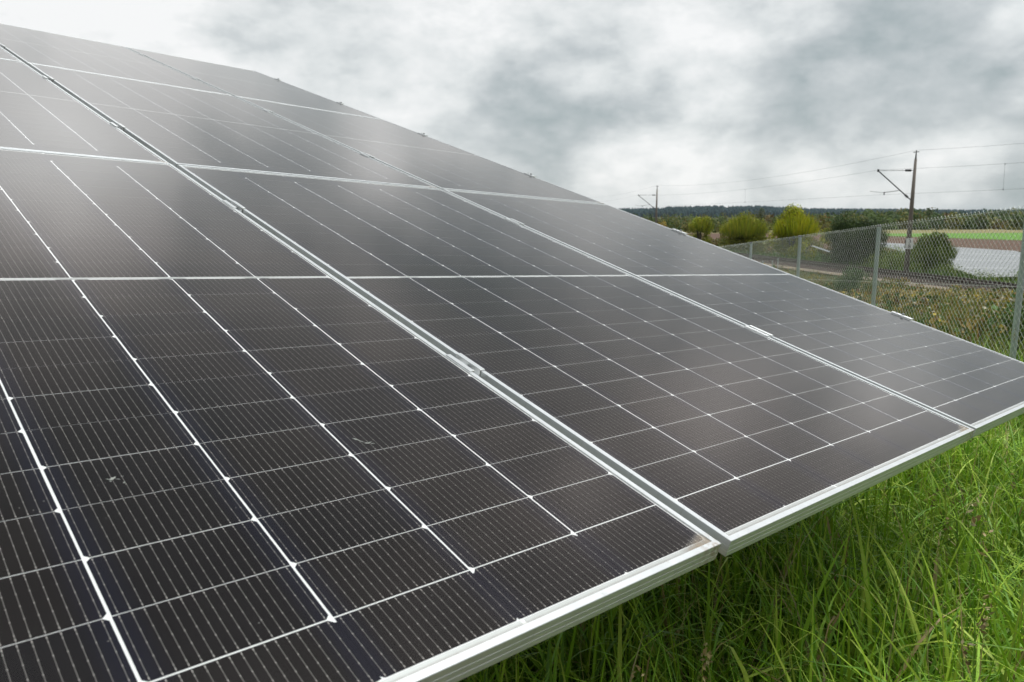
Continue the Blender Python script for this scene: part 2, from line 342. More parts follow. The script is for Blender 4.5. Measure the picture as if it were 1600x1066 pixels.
def frame_mesh(parent):
    a = Acc(); hw = PW / 2
    prof = [(.0100, -.0032), (.0100, -.0004), (.0096, 0), (.0006, 0), (0, -.0006), (0, -.0098), (.0004, -.0100), (.0004, -.0105), (0, -.0107),
            (0, -.0188), (.0004, -.0190), (.0004, -.0195), (0, -.0197), (0, -.0277), (.0005, -.0282), (.026, -.0282), (.026, -.0267), (.002, -.0267), (.002, -.0055), (.010, -.0055)]
    rings = []
    for (sx, sy) in ((-1, -1), (1, -1), (1, 1), (-1, 1)):
        rings.append([(sx * (hw - d), (d if sy < 0 else PL - d), z) for d, z in prof])
    V = [p for r in rings for p in r]; k = len(prof)
    F = [(i * k + j, i * k + j + 1, ((i + 1) % 4) * k + j + 1, ((i + 1) % 4) * k + j) for i in range(4) for j in range(k - 1)]
    a.add(V, [f[::-1] for f in F]); return a.build('frame', 'aluminium_frame', parent)

CW, CH, GC, GRW, GMID = .182, .0917, .0031, .0014, .013
CX0 = -(6 * CW + 5 * GC) / 2
HALF = 12 * CH + 11 * GRW
CY0 = (PL - 2 * HALF - GMID) / 2
def cell_rows():
    ysr = [CY0 + i * (CH + GRW) for i in range(12)]
    ysr[0] -= .0009
    up = [CY0 + HALF + GMID + i * (CH + GRW) for i in range(12)]; up[-1] += .0009
    return ysr + up
def module():
    root = empty('solar_module')
    frame_mesh(root)
    a = Acc(); z = -.0031
    a.add([(-PW / 2 + .003, .003, z), (PW / 2 - .003, .003, z), (PW / 2 - .003, PL - .003, z), (-PW / 2 + .003, PL - .003, z)], [(0, 1, 2, 3)])
    a.add([(-PW / 2 + .003, .003, z - .002), (PW / 2 - .003, .003, z - .002), (PW / 2 - .003, PL - .003, z - .002), (-PW / 2 + .003, PL - .003, z - .002)], [(3, 2, 1, 0)])
    back = a
    # the cells: 6 strings of 24 half cells, each a thin slab with two chamfered corners, raised over the white sheet
    V, F, UVs, tone = [], [], [], []; zt, zb = -.00255, -.0030; ch = .0047; r2 = random.Random(3)
    for ci in range(6):
        for ri, y0 in enumerate(cell_rows()):
            x0 = CX0 + ci * (CW + GC) + r2.uniform(-.00025, .00025); y0 += r2.uniform(-.00015, .00015); x1, y1 = x0 + CW, y0 + CH
            if (ri + ci) % 2: loop = [(x0 + ch, y0), (x1 - ch, y0), (x1, y0 + ch), (x1, y1), (x0, y1), (x0, y0 + ch)]
            else: loop = [(x0, y0), (x1, y0), (x1, y1 - ch), (x1 - ch, y1), (x0 + ch, y1), (x0, y1 - ch)]
            n = len(V); V += [(x, y, zt) for x, y in loop] + [(x, y, zb) for x, y in loop]
            F.append(tuple(range(n, n + 6))); UVs += [((x - x0) / CW, (y - y0) / CH) for x, y in loop]
            tv = r2.random(); tone += [tv] * 12
            for j in range(6):
                F.append((n + j, n + 6 + j, n + 6 + (j + 1) % 6, n + (j + 1) % 6)); UVs += [(.5 / 16 * 0 + .001, .2)] * 4
    for ci in range(5):                                               # black strips closing the string gaps of the outermost rows
        xa = CX0 + ci * (CW + GC) + CW - .0006
        for ya, yb in ((CY0 - .0005, CY0 + CH - .0062), (PL - CY0 - CH + .0062, PL - CY0 + .0005)):
            n = len(V); V += [(xa, ya, -.00292), (xa + GC + .0012, ya, -.00292), (xa + GC + .0012, yb, -.00292), (xa, yb, -.00292)]
            F.append((n, n + 1, n + 2, n + 3)); UVs += [(.001, .2)] * 4; tone += [.5] * 4
    me = bpy.data.meshes.new('solar_cells'); me.from_pydata(V, [], F)
    uvl = me.uv_layers.new(name='UVMap'); uvl.data.foreach_set('uv', [c for uv_ in UVs for c in uv_])
    at = me.attributes.new('tone', 'FLOAT', 'POINT'); at.data.foreach_set('value', tone)
    me.materials.append(MATS['solar_cell']); link('solar_cells', me, root)
    # ribbons: across the middle, at both ends, and the short crossing straps
    a = back; yc = PL / 2
    for ci in range(0, 6):
        x0 = CX0 + ci * (CW + GC)
        for y in (yc,):
            a.box((x0 + .002, y - .0028, -.0030), (x0 + CW - .002, y + .0028, -.0025), 1)
        if ci < 5:
            a.box((x0 + CW - .026, yc - .0050, -.00245), (x0 + CW + .030, yc + .0050, -.0021), 1)
    for pair in range(3):
        x0 = CX0 + 2 * pair * (CW + GC)
        for y in (CY0 - .0068, PL - CY0 + .0068):
            a.box((x0 + .0015, y - .0042, -.0030), (x0 + 2 * CW + GC - .0015, y + .0042, -.0025), 1)
    a.build('backsheet', ['backsheet', 'ribbon'], root)
    a = Acc(); z = -.0016; e = .0098
    a.add([(-PW / 2 + e, e, z), (PW / 2 - e, e, z), (PW / 2 - e, PL - e, z), (-PW / 2 + e, PL - e, z)], [(0, 1, 2, 3)])
    a.build('cover_glass', 'cover_glass', root)
    return root
proto = module()
COLN = {-2: 'far left', -1: 'large left', 0: 'middle', 1: 'right'}
MODLAB = {(-1, 0): 'large near module on the left, its low corner stained brown, nearest the camera',
          (0, 0): 'front row module in the middle, between the wide near gap and the second gap',
          (1, 0): 'front row module on the right, its low edge over the bright grass',
          (-1, 1): 'second row module on the left with bluish reflection, above the nearest module',
          (0, 1): 'second row module in the middle, behind the front middle module',
          (1, 1): 'second row module whose free edge stands against grey cloud',
          (-1, 2): 'top row module at the left picture edge, only its low corner seen',
          (0, 2): 'top row module in the middle reflecting white sky',
          (1, 2): 'top row module at the outer top corner of the table'}
r3 = random.Random(11); first = True; mods = {}
for ci in (-1, 0, 1):
    for ri in range(3):
        o = proto if first else copy_tree(proto); first = False
        du, dv, dz = r3.uniform(-.0008, .0008), r3.uniform(-.001, .001), r3.uniform(-.0008, .0008)
        if ri == 0: dv += {-1: .0, 0: -.004, 1: -.001}[ci]
        o.matrix_world = table_mat(ci * PU + PU / 2 + du, GY * 0 + ri * PV + dv, dz) @ Matrix.Rotation(R(r3.uniform(-.02, .02)), 4, 'Z')
        tag(o, MODLAB[(ci, ri)], 'solar module', 'solar modules of the near table'); mods[(ci, ri)] = o

# bird droppings on the nearest module
def splat(name, u, v, pieces, label):
    a = Acc(); rr = random.Random(int(u * -1000))
    for (px, py, rx, ry, ang) in pieces:
        n = 13; pts = []
        for j in range(n):
            th = 2 * math.pi * j / n; k = rr.uniform(.65, 1.25); x, y = rx * k * math.cos(th), ry * k * math.sin(th)
            pts.append((px + x * math.cos(ang) - y * math.sin(ang), py + x * math.sin(ang) + y * math.cos(ang)))
        vs = [(px, py, .0006)] + [(x, y, .0001) for x, y in pts]
        a.add(vs, [(0, 1 + j, 1 + (j + 1) % n) for j in range(n)])
    o = a.build(name, 'dropping_white'); o.matrix_world = table_mat(u, v, -.0014)
    return tag(o, label, 'bird dropping', 'bird droppings on the nearest module')
splat('bird_dropping', -.699, .436, [(0, 0, .0038, .0024, .5), (.0035, .0022, .0020, .0010, .9), (-.0045, .0008, .0022, .0009, -.4), (.0055, -.0025, .0026, .0007, -.5), (.010, -.012, .0016, .0011, .5), (-.0030, -.0045, .0008, .0014, .8), (.0128, .002, .0007, .0006, 0), (-.009, -.006, .0006, .0005, 0)], 'small round pale bird dropping on the nearest module, left of the streaky one')
splat('bird_dropping', -.358, .418, [(-.008, .012, .006, .0018, -.9), (-.003, .004, .006, .0009, -.9), (.002, -.003, .004, .0016, -.4), (.008, -.003, .004, .0010, .3), (.010, -.007, .003, .0009, -.2)], 'long streaky pale bird dropping on the nearest module')

# clamps
def mid_clamp():
    root = empty('mid_clamp'); a = Acc(); L = .040; g = GX / 2
    a.box((-g - .0085, -L, .0002), (-g + .0012, L, .0034)); a.box((g - .0012, -L, .0002), (g + .0085, L, .0034))
    a.box((-g + .0012, -L, -.013), (-g + .0032, L, .0034)); a.box((g - .0032, -L, -.013), (g - .0012, L, .0034))
    a.box((-g + .0032, -L, -.013), (g - .0032, L, -.0105))
    a.build('clamp_body', 'clamp_metal', root, bevel=.0005)
    b_ = Acc(); b_.tube([(0, 0, -.0104), (0, 0, -.0035)], .0058, 14); b_.tube([(0, 0, -.0034), (0, 0, -.0028)], .0028, 6); b_.build('bolt', 'bolt_metal', root)
    c = Acc(); c.box((-.0075, L + .0005, -.034), (.0075, L + .018, -.0055)); c.build('rail_nut', 'bolt_metal', root, bevel=.001)
    return root
def end_clamp():
    root = empty('end_clamp'); a = Acc(); L = .042
    a.box((-.0095, -L, .0002), (.0030, L, .0036)); a.box((.0012, -L, -.035), (.0040, L, .0002)); a.box((.0040, -L, -.0350), (.024, L, -.032)); a.box((.0030, -L, .0002), (.018, L, .0036))
    a.build('clamp_body', 'clamp_metal', root, bevel=.0006)
    b_ = Acc(); b_.tube([(.011, 0, .0037), (.011, 0, .0100)], .0062, 6); b_.tube([(.011, .026, .0037), (.011, .026, .0062)], .004, 10); b_.build('bolt', 'bolt_metal', root)
    return root
mc, ec = mid_clamp(), end_clamp(); fm = fe = True
NAMES_V = {0: 'nearest the grass', 1: 'second up from the grass', 2: 'third up from the grass', 3: 'fourth up from the grass', 4: 'fifth up from the grass', 5: 'highest one'}
for si, (u, lab) in enumerate(((0, 'wide near gap of the table'), (PU, 'second gap of the table'), (2 * PU - GX / 2, 'free right edge of the table'))):
    for ri in range(3):
        for k, off in enumerate((.628, 1.775)):
            if si < 2: o = mc if fm else copy_tree(mc); fm = False
            else: o = ec if fe else copy_tree(ec); fe = False
            o.matrix_world = table_mat(u, ri * PV + off + (.03 if ri == 2 else 0))
            tag(o, 'clamp on the %s, %s' % (lab, NAMES_V[2 * ri + k]), 'clamp', 'clamps holding the solar modules')

# steel substructure under the modules
root = empty('mounting_frame'); root.matrix_world = table_mat(0, 0)
for v in (.62, 1.78, 2.93, 4.08, 5.25, 6.42):
    a = Acc(); a.box((-PU - .1, v - .02, -.078), (2 * PU + .03, v + .02, -.037)); a.build('purlin', 'galvanised', root)
for u in (-.5, 1.9):
    a = Acc(); a.box((u - .03, .3, -.16), (u + .03, 6.7, -.0785)); a.build('rafter', 'galvanised', root)
    for v in (1.5, 5.4):
        top = ORG + MR @ Vector((u, v, -.16)); a = Acc()
        g = float(terr(top.x, top.y)); p0 = MR.inverted() @ (Vector((top.x, top.y, g - .3)) - ORG)
        a.tube([p0, (u, v, -.165)], .045, 8); a.build('post', 'galvanised_post', root)
tag(root, 'galvanised steel frame carrying the near solar modules from below', 'mounting frame')

# ------------------------------------------------------------------ vegetation generators
def blades(P, L, W, az, lean, bend, C, seg=5):
    """ribbon blades: P (n,3) roots, length, width, azimuth, lean, bend"""
    n = len(P); T = np.linspace(0, 1, seg + 1)
    ang = lean[:, None] + bend[:, None] * T[None] ** 1.6 * 1.0      # angle from vertical along the blade
    ds = L[:, None] / seg
    h = np.concatenate([np.zeros((n, 1)), np.cumsum(np.sin(ang[:, :-1]) * ds, 1)], 1)
    z = np.concatenate([np.zeros((n, 1)), np.cumsum(np.cos(ang[:, :-1]) * ds, 1)], 1)
    dx, dy = np.cos(az)[:, None], np.sin(az)[:, None]
    tw = az[:, None] + math.pi / 2 + (T[None] * 1.3 * rng.uniform(-1, 1, (n, 1))) + rng.uniform(-.6, .6, (n, 1))
    wprof = np.clip(1 - T ** 2.2, .04, 1) * (.6 + .8 * np.minimum(T * 3, 1) * .5)
    w = W[:, None] * wprof[None] / 2
    c = np.stack([P[:, :1] + dx * h, P[:, 1:2] + dy * h, P[:, 2:3] + z], -1)
    o = np.stack([np.cos(tw) * w, np.sin(tw) * w, np.zeros_like(w)], -1)
    V = np.stack([c - o, c + o], 2).reshape(n, -1, 3)               # (n, 2(seg+1), 3)
    k = 2 * (seg + 1); base = np.arange(n)[:, None, None] * k
    q = np.array([[2 * i, 2 * i + 1, 2 * i + 3, 2 * i + 2] for i in range(seg)])[None]
    Qd = (base + q).reshape(-1, 4)
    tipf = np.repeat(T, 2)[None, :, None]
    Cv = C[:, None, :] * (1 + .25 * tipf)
    return V.reshape(-1, 3), Qd, Cv.reshape(-1, 3)
def leafcloud(n, blobs, size, cols, flat=.5, seed=0):
    """n small leaf clumps spread through a set of ellipsoids (cx,cy,cz,rx,ry,rz)"""
    g = np.random.default_rng(seed); B = np.array(blobs, float)
    wt = np.prod(B[:, 3:], 1) ** .67; bi = g.choice(len(B), n, p=wt / wt.sum()); b = B[bi]
    d = g.normal(size=(n, 3)); d /= np.linalg.norm(d, axis=1)[:, None]; r = g.uniform(.25, 1.08, n) ** .5
    P = b[:, :3] + d * b[:, 3:] * r[:, None]
    nn = d * .6 + g.normal(size=(n, 3)) * .6 + np.array([0, 0, .4]); nn /= np.linalg.norm(nn, axis=1)[:, None]
    a = np.cross(nn, g.normal(size=(n, 3))); a /= np.linalg.norm(a, axis=1)[:, None]; bb = np.cross(nn, a)
    s = size * g.uniform(.5, 1.4, n)[:, None]
    V = np.stack([P - a * s, P - bb * s * flat, P + a * s, P + bb * s * flat], 1).reshape(-1, 3)
    Qd = np.arange(4 * n).reshape(-1, 4)
    cols = np.array(cols); tone = g.uniform(.7, 1.3, len(B))[bi]
    C = cols[g.integers(0, len(cols), n)] * (tone * g.uniform(.7, 1.3, n))[:, None]
    return V, Qd, np.repeat(C, 4, 0)
def join(parts):
    V, Qd, C, n = [], [], [], 0
    for v, q, c in parts: V.append(v); Qd.append(q + n); C.append(c); n += len(v)
    return np.concatenate(V), np.concatenate(Qd), np.concatenate(C)

# ------------------------------------------------------------------ grass near the table
G_COLS = np.array([(.17, .32, .016), (.22, .38, .022), (.11, .23, .014), (.28, .40, .035), (.18, .31, .022), (.33, .42, .06), (.09, .18, .018), (.24, .36, .025), (.14, .28, .035)])
DRY = np.array([(.34, .27, .12), (.26, .19, .08), (.30, .26, .13)])
def fence_x(y): return 4.3 + .0424 * y
def grass_pts(n, x0, x1, y0, y1, clump=.5):
    p = np.stack([rng.uniform(x0, x1, n), rng.uniform(y0, y1, n)], 1)
    nc = max(8, int(n / 22)); c = np.stack([rng.uniform(x0, x1, nc), rng.uniform(y0, y1, nc)], 1)
    k = rng.random(n) < clump; ci = rng.integers(0, nc, n)
    p[k] = c[ci[k]] + rng.normal(size=(k.sum(), 2)) * .045
    return p
def grass(p, Lr, Wr, dry=.05, seg=5, cols=G_COLS, bend=1.5, tall=0):
    n = len(p); z = terr(p[:, 0], p[:, 1]) - .02
    patch = .5 + .5 * np.sin(p[:, 0] * 2.1 + 1.3) * np.cos(p[:, 1] * 1.7 + p[:, 0] * .8)
    L = rng.uniform(*Lr, n) * (.72 + .5 * patch); W = rng.uniform(*Wr, n)
    C = cols[rng.integers(0, len(cols), n)] * rng.uniform(.75, 1.25, (n, 1))
    dm = rng.random(n) < dry; C[dm] = DRY[rng.integers(0, 3, dm.sum())]
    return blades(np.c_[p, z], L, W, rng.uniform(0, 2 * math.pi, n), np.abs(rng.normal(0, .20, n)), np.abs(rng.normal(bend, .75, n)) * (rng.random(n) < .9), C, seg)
def keep_near(p):
    return p[(p[:, 0] < fence_x(p[:, 1]) + .3)]
parts = []
parts.append(grass(grass_pts(25000, -.9, 3.6, .9, 4.2), (.34, .72), (.005, .0125), .06, 6, bend=1.5))
parts.append(grass(grass_pts(4600, -.9, 4.2, .9, 5.5, .35), (.50, .92), (.008, .016), .05, 8, bend=2.0))      # broad long blades
parts.append(grass(keep_near(grass_pts(24000, -.6, 5.2, 4.0, 9.0)), (.30, .62), (.004, .010), .06, 5))
parts.append(grass(keep_near(grass_pts(9000, 1.0, 6.0, 8.6, 20.0)), (.28, .55), (.007, .016), .10, 4))
parts.append(grass(grass_pts(4000, -3.4, -.6, .6, 6), (.3, .6), (.004, .009), .06, 4))
parts.append(grass(grass_pts(22000, -.9, 4.0, .9, 5.0, .3), (.12, .34), (.004, .010), .10, 4, bend=1.2))
# loose broad leaves of dock and plantain low between the grass
n = 700; p = grass_pts(n, -.6, 4.2, 1.0, 6, .6); parts.append(grass(p, (.14, .34), (.025, .05), .12, 5, np.array([(.10, .20, .03), (.14, .26, .04), (.20, .24, .05)]), bend=1.3))
# thin straight stalks
pst = grass_pts(900, -.6, 4.5, 1.0, 7.5, .1); zz = terr(pst[:, 0], pst[:, 1]); n = len(pst)
parts.append(blades(np.c_[pst, zz], rng.uniform(.55, .85, n), rng.uniform(.0016, .003, n), rng.uniform(0, 6.28, n), np.abs(rng.normal(0, .15, n)), rng.uniform(0, .4, n), DRY[rng.integers(0, 3, n)] * .9 + np.array([0, .05, 0]), 4))
hl = [(pst[i, 0] + random.uniform(-.06, .06), pst[i, 1] + random.uniform(-.06, .06), zz[i] + random.uniform(.5, .78), .010, .010, .045) for i in range(0, n, 2)]
parts.append(leafcloud(len(hl) * 16, hl, .006, DRY * .9, .5, 9))
V, Qd, C = join(parts)
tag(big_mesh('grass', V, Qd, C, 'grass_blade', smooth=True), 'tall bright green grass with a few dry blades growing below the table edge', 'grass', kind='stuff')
# dead thatch between the blades
n = 12000; p = np.stack([rng.uniform(-1.5, 5, n), rng.uniform(.7, 9, n)], 1); p = keep_near(p); n = len(p)
V, Qd, C = blades(np.c_[p, terr(p[:, 0], p[:, 1]) + rng.uniform(.0, .08, n)], rng.uniform(.12, .35, n), rng.uniform(.002, .005, n), rng.uniform(0, 6.28, n), rng.uniform(1.1, 1.6, n), rng.uniform(-.2, .3, n), DRY[rng.integers(0, 3, n)] * rng.uniform(.3, .8, (n, 1)), 3)
tag(big_mesh('thatch', V, Qd, C, 'grass_blade'), 'dead brown thatch lying between the green grass stems', 'thatch', kind='stuff')

# ------------------------------------------------------------------ weeds between the fence and the railway
W_COLS = np.array([(.09, .16, .02), (.15, .17, .025), (.22, .13, .03), (.06, .13, .018), (.26, .18, .04), (.07, .14, .02), (.13, .07, .025), (.05, .11, .018), (.34, .24, .03)])
def weeds(n, ymin, ymax, seed):
    g = np.random.default_rng(seed); y = g.uniform(ymin, ymax, n); a = fence_x(y) + .15; b_ = rail_x(y) - 3.2
    x = a + (b_ - a) * g.random(n); return np.stack([x, y], 1)
parts = []
def patchcol(p, cols, g):
    f = .5 + .5 * np.sin(p[:, 0] * .9 + p[:, 1] * .35) * np.cos(p[:, 1] * .55 - p[:, 0] * .3); i = np.clip((f * len(cols) + g.normal(0, 1.6, len(p))), 0, len(cols) - 1).astype(int); return cols[i]
g = np.random.default_rng(5)
for (n, y0, y1, Lr, Wr) in ((30000, 3, 14, (.3, .80), (.008, .020)), (30000, 12, 28, (.2, .55), (.010, .026)), (14000, 26, 60, (.08, .22), (.02, .05))):
    p = weeds(n, y0, y1, n)
    nn = len(p); C = patchcol(p, W_COLS, g) * g.uniform(.55, 1.6, (nn, 1))
    parts.append(blades(np.c_[p, terr(p[:, 0], p[:, 1])], g.uniform(*Lr, nn), g.uniform(*Wr, nn), g.uniform(0, 6.28, nn), np.abs(g.normal(0, .2, nn)), np.abs(g.normal(.9, .7, nn)), C, 4))
# flower heads and leafy clumps
blobs = []
pc = weeds(700, 4, 45, 77); pc = pc[(pc[:, 0] - 2) < pc[:, 1] * .8]
zc_ = terr(pc[:, 0], pc[:, 1])
for (x, y), z in zip(pc, zc_):
    s = random.uniform(.12, .35); blobs.append((x, y, z + random.uniform(.2, .55) * (1 if y < 20 else .45), s, s, s * .8))
parts.append(leafcloud(26000, blobs, .06, W_COLS * .95, .6, 3))
fl = weeds(2600, 5, 42, 78); zf = terr(fl[:, 0], fl[:, 1])
blobs = [(x, y, z + random.uniform(.5, .9) * np.interp(y, [10, 26, 34], [1, .6, .25]), .06, .06, .05) for (x, y), z in zip(fl, zf)]
parts.append(leafcloud(15000, blobs, .022, [(.50, .36, .04), (.55, .5, .38), (.38, .26, .08), (.5, .40, .06), (.42, .40, .3)], .8, 4))
V, Qd, C = join(parts)
tag(big_mesh('weeds', V, Qd, C, 'leaf'), 'yellow brown and green wild weeds in flower between the fence and the railway', 'weeds', kind='stuff')
# rough grass beyond the track, before and around the far solar tables
n = 26000; y = g.uniform(25, 110, n); x = rail_x(y) + 3.6 + g.random(n) ** 1.4 * 45; p = np.stack([x, y], 1)
V1 = blades(np.c_[p, terr(x, y)], g.uniform(.3, .7, n), g.uniform(.05, .11, n), g.uniform(0, 6.28, n), np.abs(g.normal(0, .2, n)), np.abs(g.normal(.8, .5, n)), np.array([(.07, .13, .025), (.10, .17, .03), (.05, .09, .02)])[g.integers(0, 3, n)] * g.uniform(.7, 1.3, (n, 1)), 3)
n = 26000; y = g.uniform(58, 235, n); x = g.uniform(-30, 24, n); k = x < rail_x(y) - 3.5; x, y = x[k], y[k]; n = len(x); p = np.stack([x, y], 1)
V2 = blades(np.c_[p, terr(x, y)], g.uniform(.15, .35, n) * (1 + 2 * (y > 110)), g.uniform(.10, .22, n), g.uniform(0, 6.28, n), np.abs(g.normal(0, .2, n)), np.abs(g.normal(.6, .5, n)), patchcol(p * .3, W_COLS, g) * g.uniform(.5, 1.0, (n, 1)), 3)
V, Qd, C = join([V1, V2])
tag(big_mesh('rough_grass', V, Qd, C, 'leaf'), 'rough green grass and low growth beyond the railway track', 'grass', kind='stuff')

# ------------------------------------------------------------------ shrubs and trees
def plant(name, x, y, h, w, blobs_n, leafn, size, cols, label, cat, seed, trunk=True, upright=0, group=None, sink=.0, low=.1):
    g = np.random.default_rng(seed); z0 = float(terr(x, y)) - sink
    root = empty(name, (x, y, z0)); blobs = []
    for i in range(blobs_n):
        r = g.uniform(.11, .28) * w * (.68 if upright else 1); a = g.uniform(0, 6.28); d = (w / 2 - r * .8) * math.sqrt(g.random())
        zz = g.uniform(low, 1) * h; k = math.sqrt(max(.04, 1 - ((zz / h - .40) / .62) ** 2)); d *= k
        blobs.append((d * math.cos(a), d * math.sin(a), min(zz * g.uniform(.8, 1.05), h - r * .4), r, r, r * (1.0 + upright)))
    V, Qd, C = leafcloud(leafn, blobs, size, cols, .5, seed + 1)
    V[:, 2] = np.maximum(V[:, 2], .02)
    if upright:                                                       # shoots standing out of the crown
        n = int(leafn * .09); a = g.uniform(0, 6.28, n); d = np.sqrt(g.random(n)) * w * .42
        P = np.stack([d * np.cos(a), d * np.sin(a), h * (.45 + .4 * (1 - (d / (w * .5)) ** 2) * g.uniform(.5, 1, n))], 1)
        cc = np.array(cols)[g.integers(0, len(cols), n)]
        V2 = blades(P, g.uniform(.10, .28, n) * h, np.full(n, size * .6), a, g.uniform(0, .45, n), g.uniform(0, .3, n), cc, 3)
        V, Qd, C = join([(V, Qd, C), V2])
    big_mesh('crown', V, Qd, C, 'leaf', root)
    a = Acc(); 
    for i in range(5 if trunk else 3):
        an = g.uniform(0, 6.28); rr = w * g.uniform(.05, .28) * (i > 0)
        a.tube([(.05 * math.cos(an), .05 * math.sin(an), -.2), (rr * .5 * math.cos(an), rr * .5 * math.sin(an), h * .35), (rr * math.cos(an), rr * math.sin(an), h * .75)], [.03 * h ** .8, .02 * h ** .8, .008 * h ** .8], 6)
    a.build('trunk', 'bark', root)
    return tag(root, label, cat, group)
YG = [(.33, .37, .015), (.42, .42, .02), (.17, .22, .015), (.46, .42, .025), (.22, .27, .02)]
YG2 = [(.26, .31, .03), (.33, .36, .03), (.16, .21, .025), (.37, .34, .04)]
DG = [(.035, .065, .018), (.05, .085, .02), (.028, .05, .016), (.065, .095, .022)]
MG = [(.11, .17, .025), (.15, .21, .03), (.08, .13, .02), (.19, .22, .04)]
def at(px, d): return (px - 800) / F_PX * d
plant('willow_bush', at(1238, 88), 88, 6.1, 5.6, 46, 16000, .12, YG, 'bright yellow green willow bush beyond the railway, behind the fence', 'bush', 21, upright=.3, low=.02)
plant('willow_bush', at(1158, 92), 92, 5.6, 6.4, 50, 16000, .12, YG2, 'wide dull green willow bush left of the bright yellow one', 'bush', 22, upright=.3, low=.02)
plant('willow_bush', at(1092, 96), 96, 4.3, 3.6, 24, 6000, .10, YG2, 'small green willow bush just above the far table edge', 'bush', 23, upright=.3, low=.02)
plant('slender_tree', at(1183, 100), 100, 7.2, 2.4, 14, 900, .10, [(.10, .12, .05), (.14, .13, .06)], 'thin sparse tree rising between the two willow bushes', 'tree', 24)
plant('dark_bush', at(1332, 64), 64, 4.3, 5.6, 44, 26000, .085, DG, 'dense dark green bush beyond the track, left of the railway mast', 'bush', 25, low=.05, upright=.15)
plant('green_bush', at(1452, 60), 60, 3.9, 3.9, 36, 18000, .08, MG, 'mid green bush right of the railway mast, before the far solar tables', 'bush', 26, low=.05, upright=.25)
plant('green_bush', at(1392, 59), 59, 1.9, 4.6, 22, 6000, .06, MG, 'low spreading bush at the foot of the railway mast', 'bush', 27, low=.05)
plant('green_bush', at(1478, 57), 57, 1.4, 4.0, 18, 4000, .06, MG, 'low green bush along the far track side, right of the mast', 'bush', 28, low=.05)
plant('green_bush', at(1545, 52), 52, 1.1, 5.0, 18, 4000, .06, MG, 'flat green bush below the low corner of the far solar tables', 'bush', 29, low=.05)
plant('green_bush', at(1335, 27), 27, 1.1, 1.9, 16, 5000, .035, [(.06, .13, .025), (.08, .16, .03), (.045, .10, .02)], 'small fresh green bush among the weeds before the track', 'bush', 30, low=.05)
plant('green_bush', at(1612, 9.4), 9.4, .85, 1.1, 14, 5000, .022, [(.07, .14, .025), (.10, .18, .03), (.05, .10, .02)], 'small leafy bush at the right picture edge by the fence post', 'bush', 31, low=.05)
plant('round_bush', at(1285, 150), 150, 2.8, 4.0, 10, 1500, .14, YG, 'small round yellow green bush at the edge of the ploughed field', 'bush', 32)
plant('autumn_bush', at(1032, 190), 190, 3.6, 5.5, 12, 1800, .2, [(.34, .22, .03), (.26, .18, .03), (.16, .14, .03)], 'orange autumn bush beside the far railway mast', 'bush', 33)

# far woods: merged crowns, dense enough to read as one mass
def wood(name, specs, label, seed, size, per=260):
    g = np.random.default_rng(seed); parts = []
    for (x, y, h, w, cols) in specs:
        z = float(terr(x, y)); bl = []; d_ = y
        for i in range(5):
            a = g.uniform(0, 6.28); d = w * .22 * g.random() ** .5; r = w * g.uniform(.25, .36)
            bl.append((x + d * math.cos(a), y + d * math.sin(a), z + h * g.uniform(.35, .92) - r * .4, r, r, r * .95))
        bl.append((x, y, z + h * .3, w * .42, w * .42, h * .32))
        parts.append(leafcloud(per, bl, size * (.35 if d_ < 160 else 1), cols, .6, int(g.integers(1e6))))
    V, Qd, C = join(parts); V[:, 2] = np.maximum(V[:, 2], -5.4)
    return tag(big_mesh(name, V, Qd, C, 'leaf'), label, 'trees', kind='stuff')
WC = [[(.065, .105, .025), (.09, .135, .03)], [(.052, .088, .025), (.075, .12, .028)], [(.13, .14, .03), (.16, .15, .03)], [(.17, .12, .035), (.14, .10, .035)], [(.045, .078, .022), (.065, .105, .026)], [(.10, .145, .03), (.08, .12, .025)]]
g = np.random.default_rng(12); sp_ = []
for k in range(330):
    px = g.uniform(1255, 1900); d = g.uniform(300, 430); top = np.interp(px, [1255, 1330, 1400, 1440, 1480, 1500, 1560, 1600, 1900], [334, 327, 322, 321, 325, 328, 327, 318, 310])
    zt = (338 - top) / F_PX * d; h = (zt + 5.4) * g.uniform(.55, .98) * (1 if d > 340 else .8)
    sp_.append((at(px, d), d, h, g.uniform(8, 13), WC[g.choice(6, p=[.25, .22, .14, .1, .19, .1])]))
wood('far_woodland', sp_, 'band of mixed green and rusty broadleaf trees behind the fields', 13, .62)
sp_ = []
for k in range(260):
    px = g.uniform(820, 1330); d = g.uniform(240, 480)
    sp_.append((at(px, d), d, g.uniform(2.5, 6.4) * (1 + .2 * (d > 350)), g.uniform(5, 10), [WC[5], WC[2], WC[3], WC[1], WC[2]][g.integers(0, 5)]))
for k in range(150):
    px = g.uniform(1040, 1330); d = g.uniform(104, 150); h_ = g.uniform(.7, 1.9)
    sp_.append((at(px, d), d, h_, g.uniform(1.6, 3.6), [WC[2], WC[3], WC[3], WC[5]][g.integers(0, 4)]))
wood('far_hedgerow', sp_, 'low olive and rusty hedgerows between far meadows', 14, .45, 160)
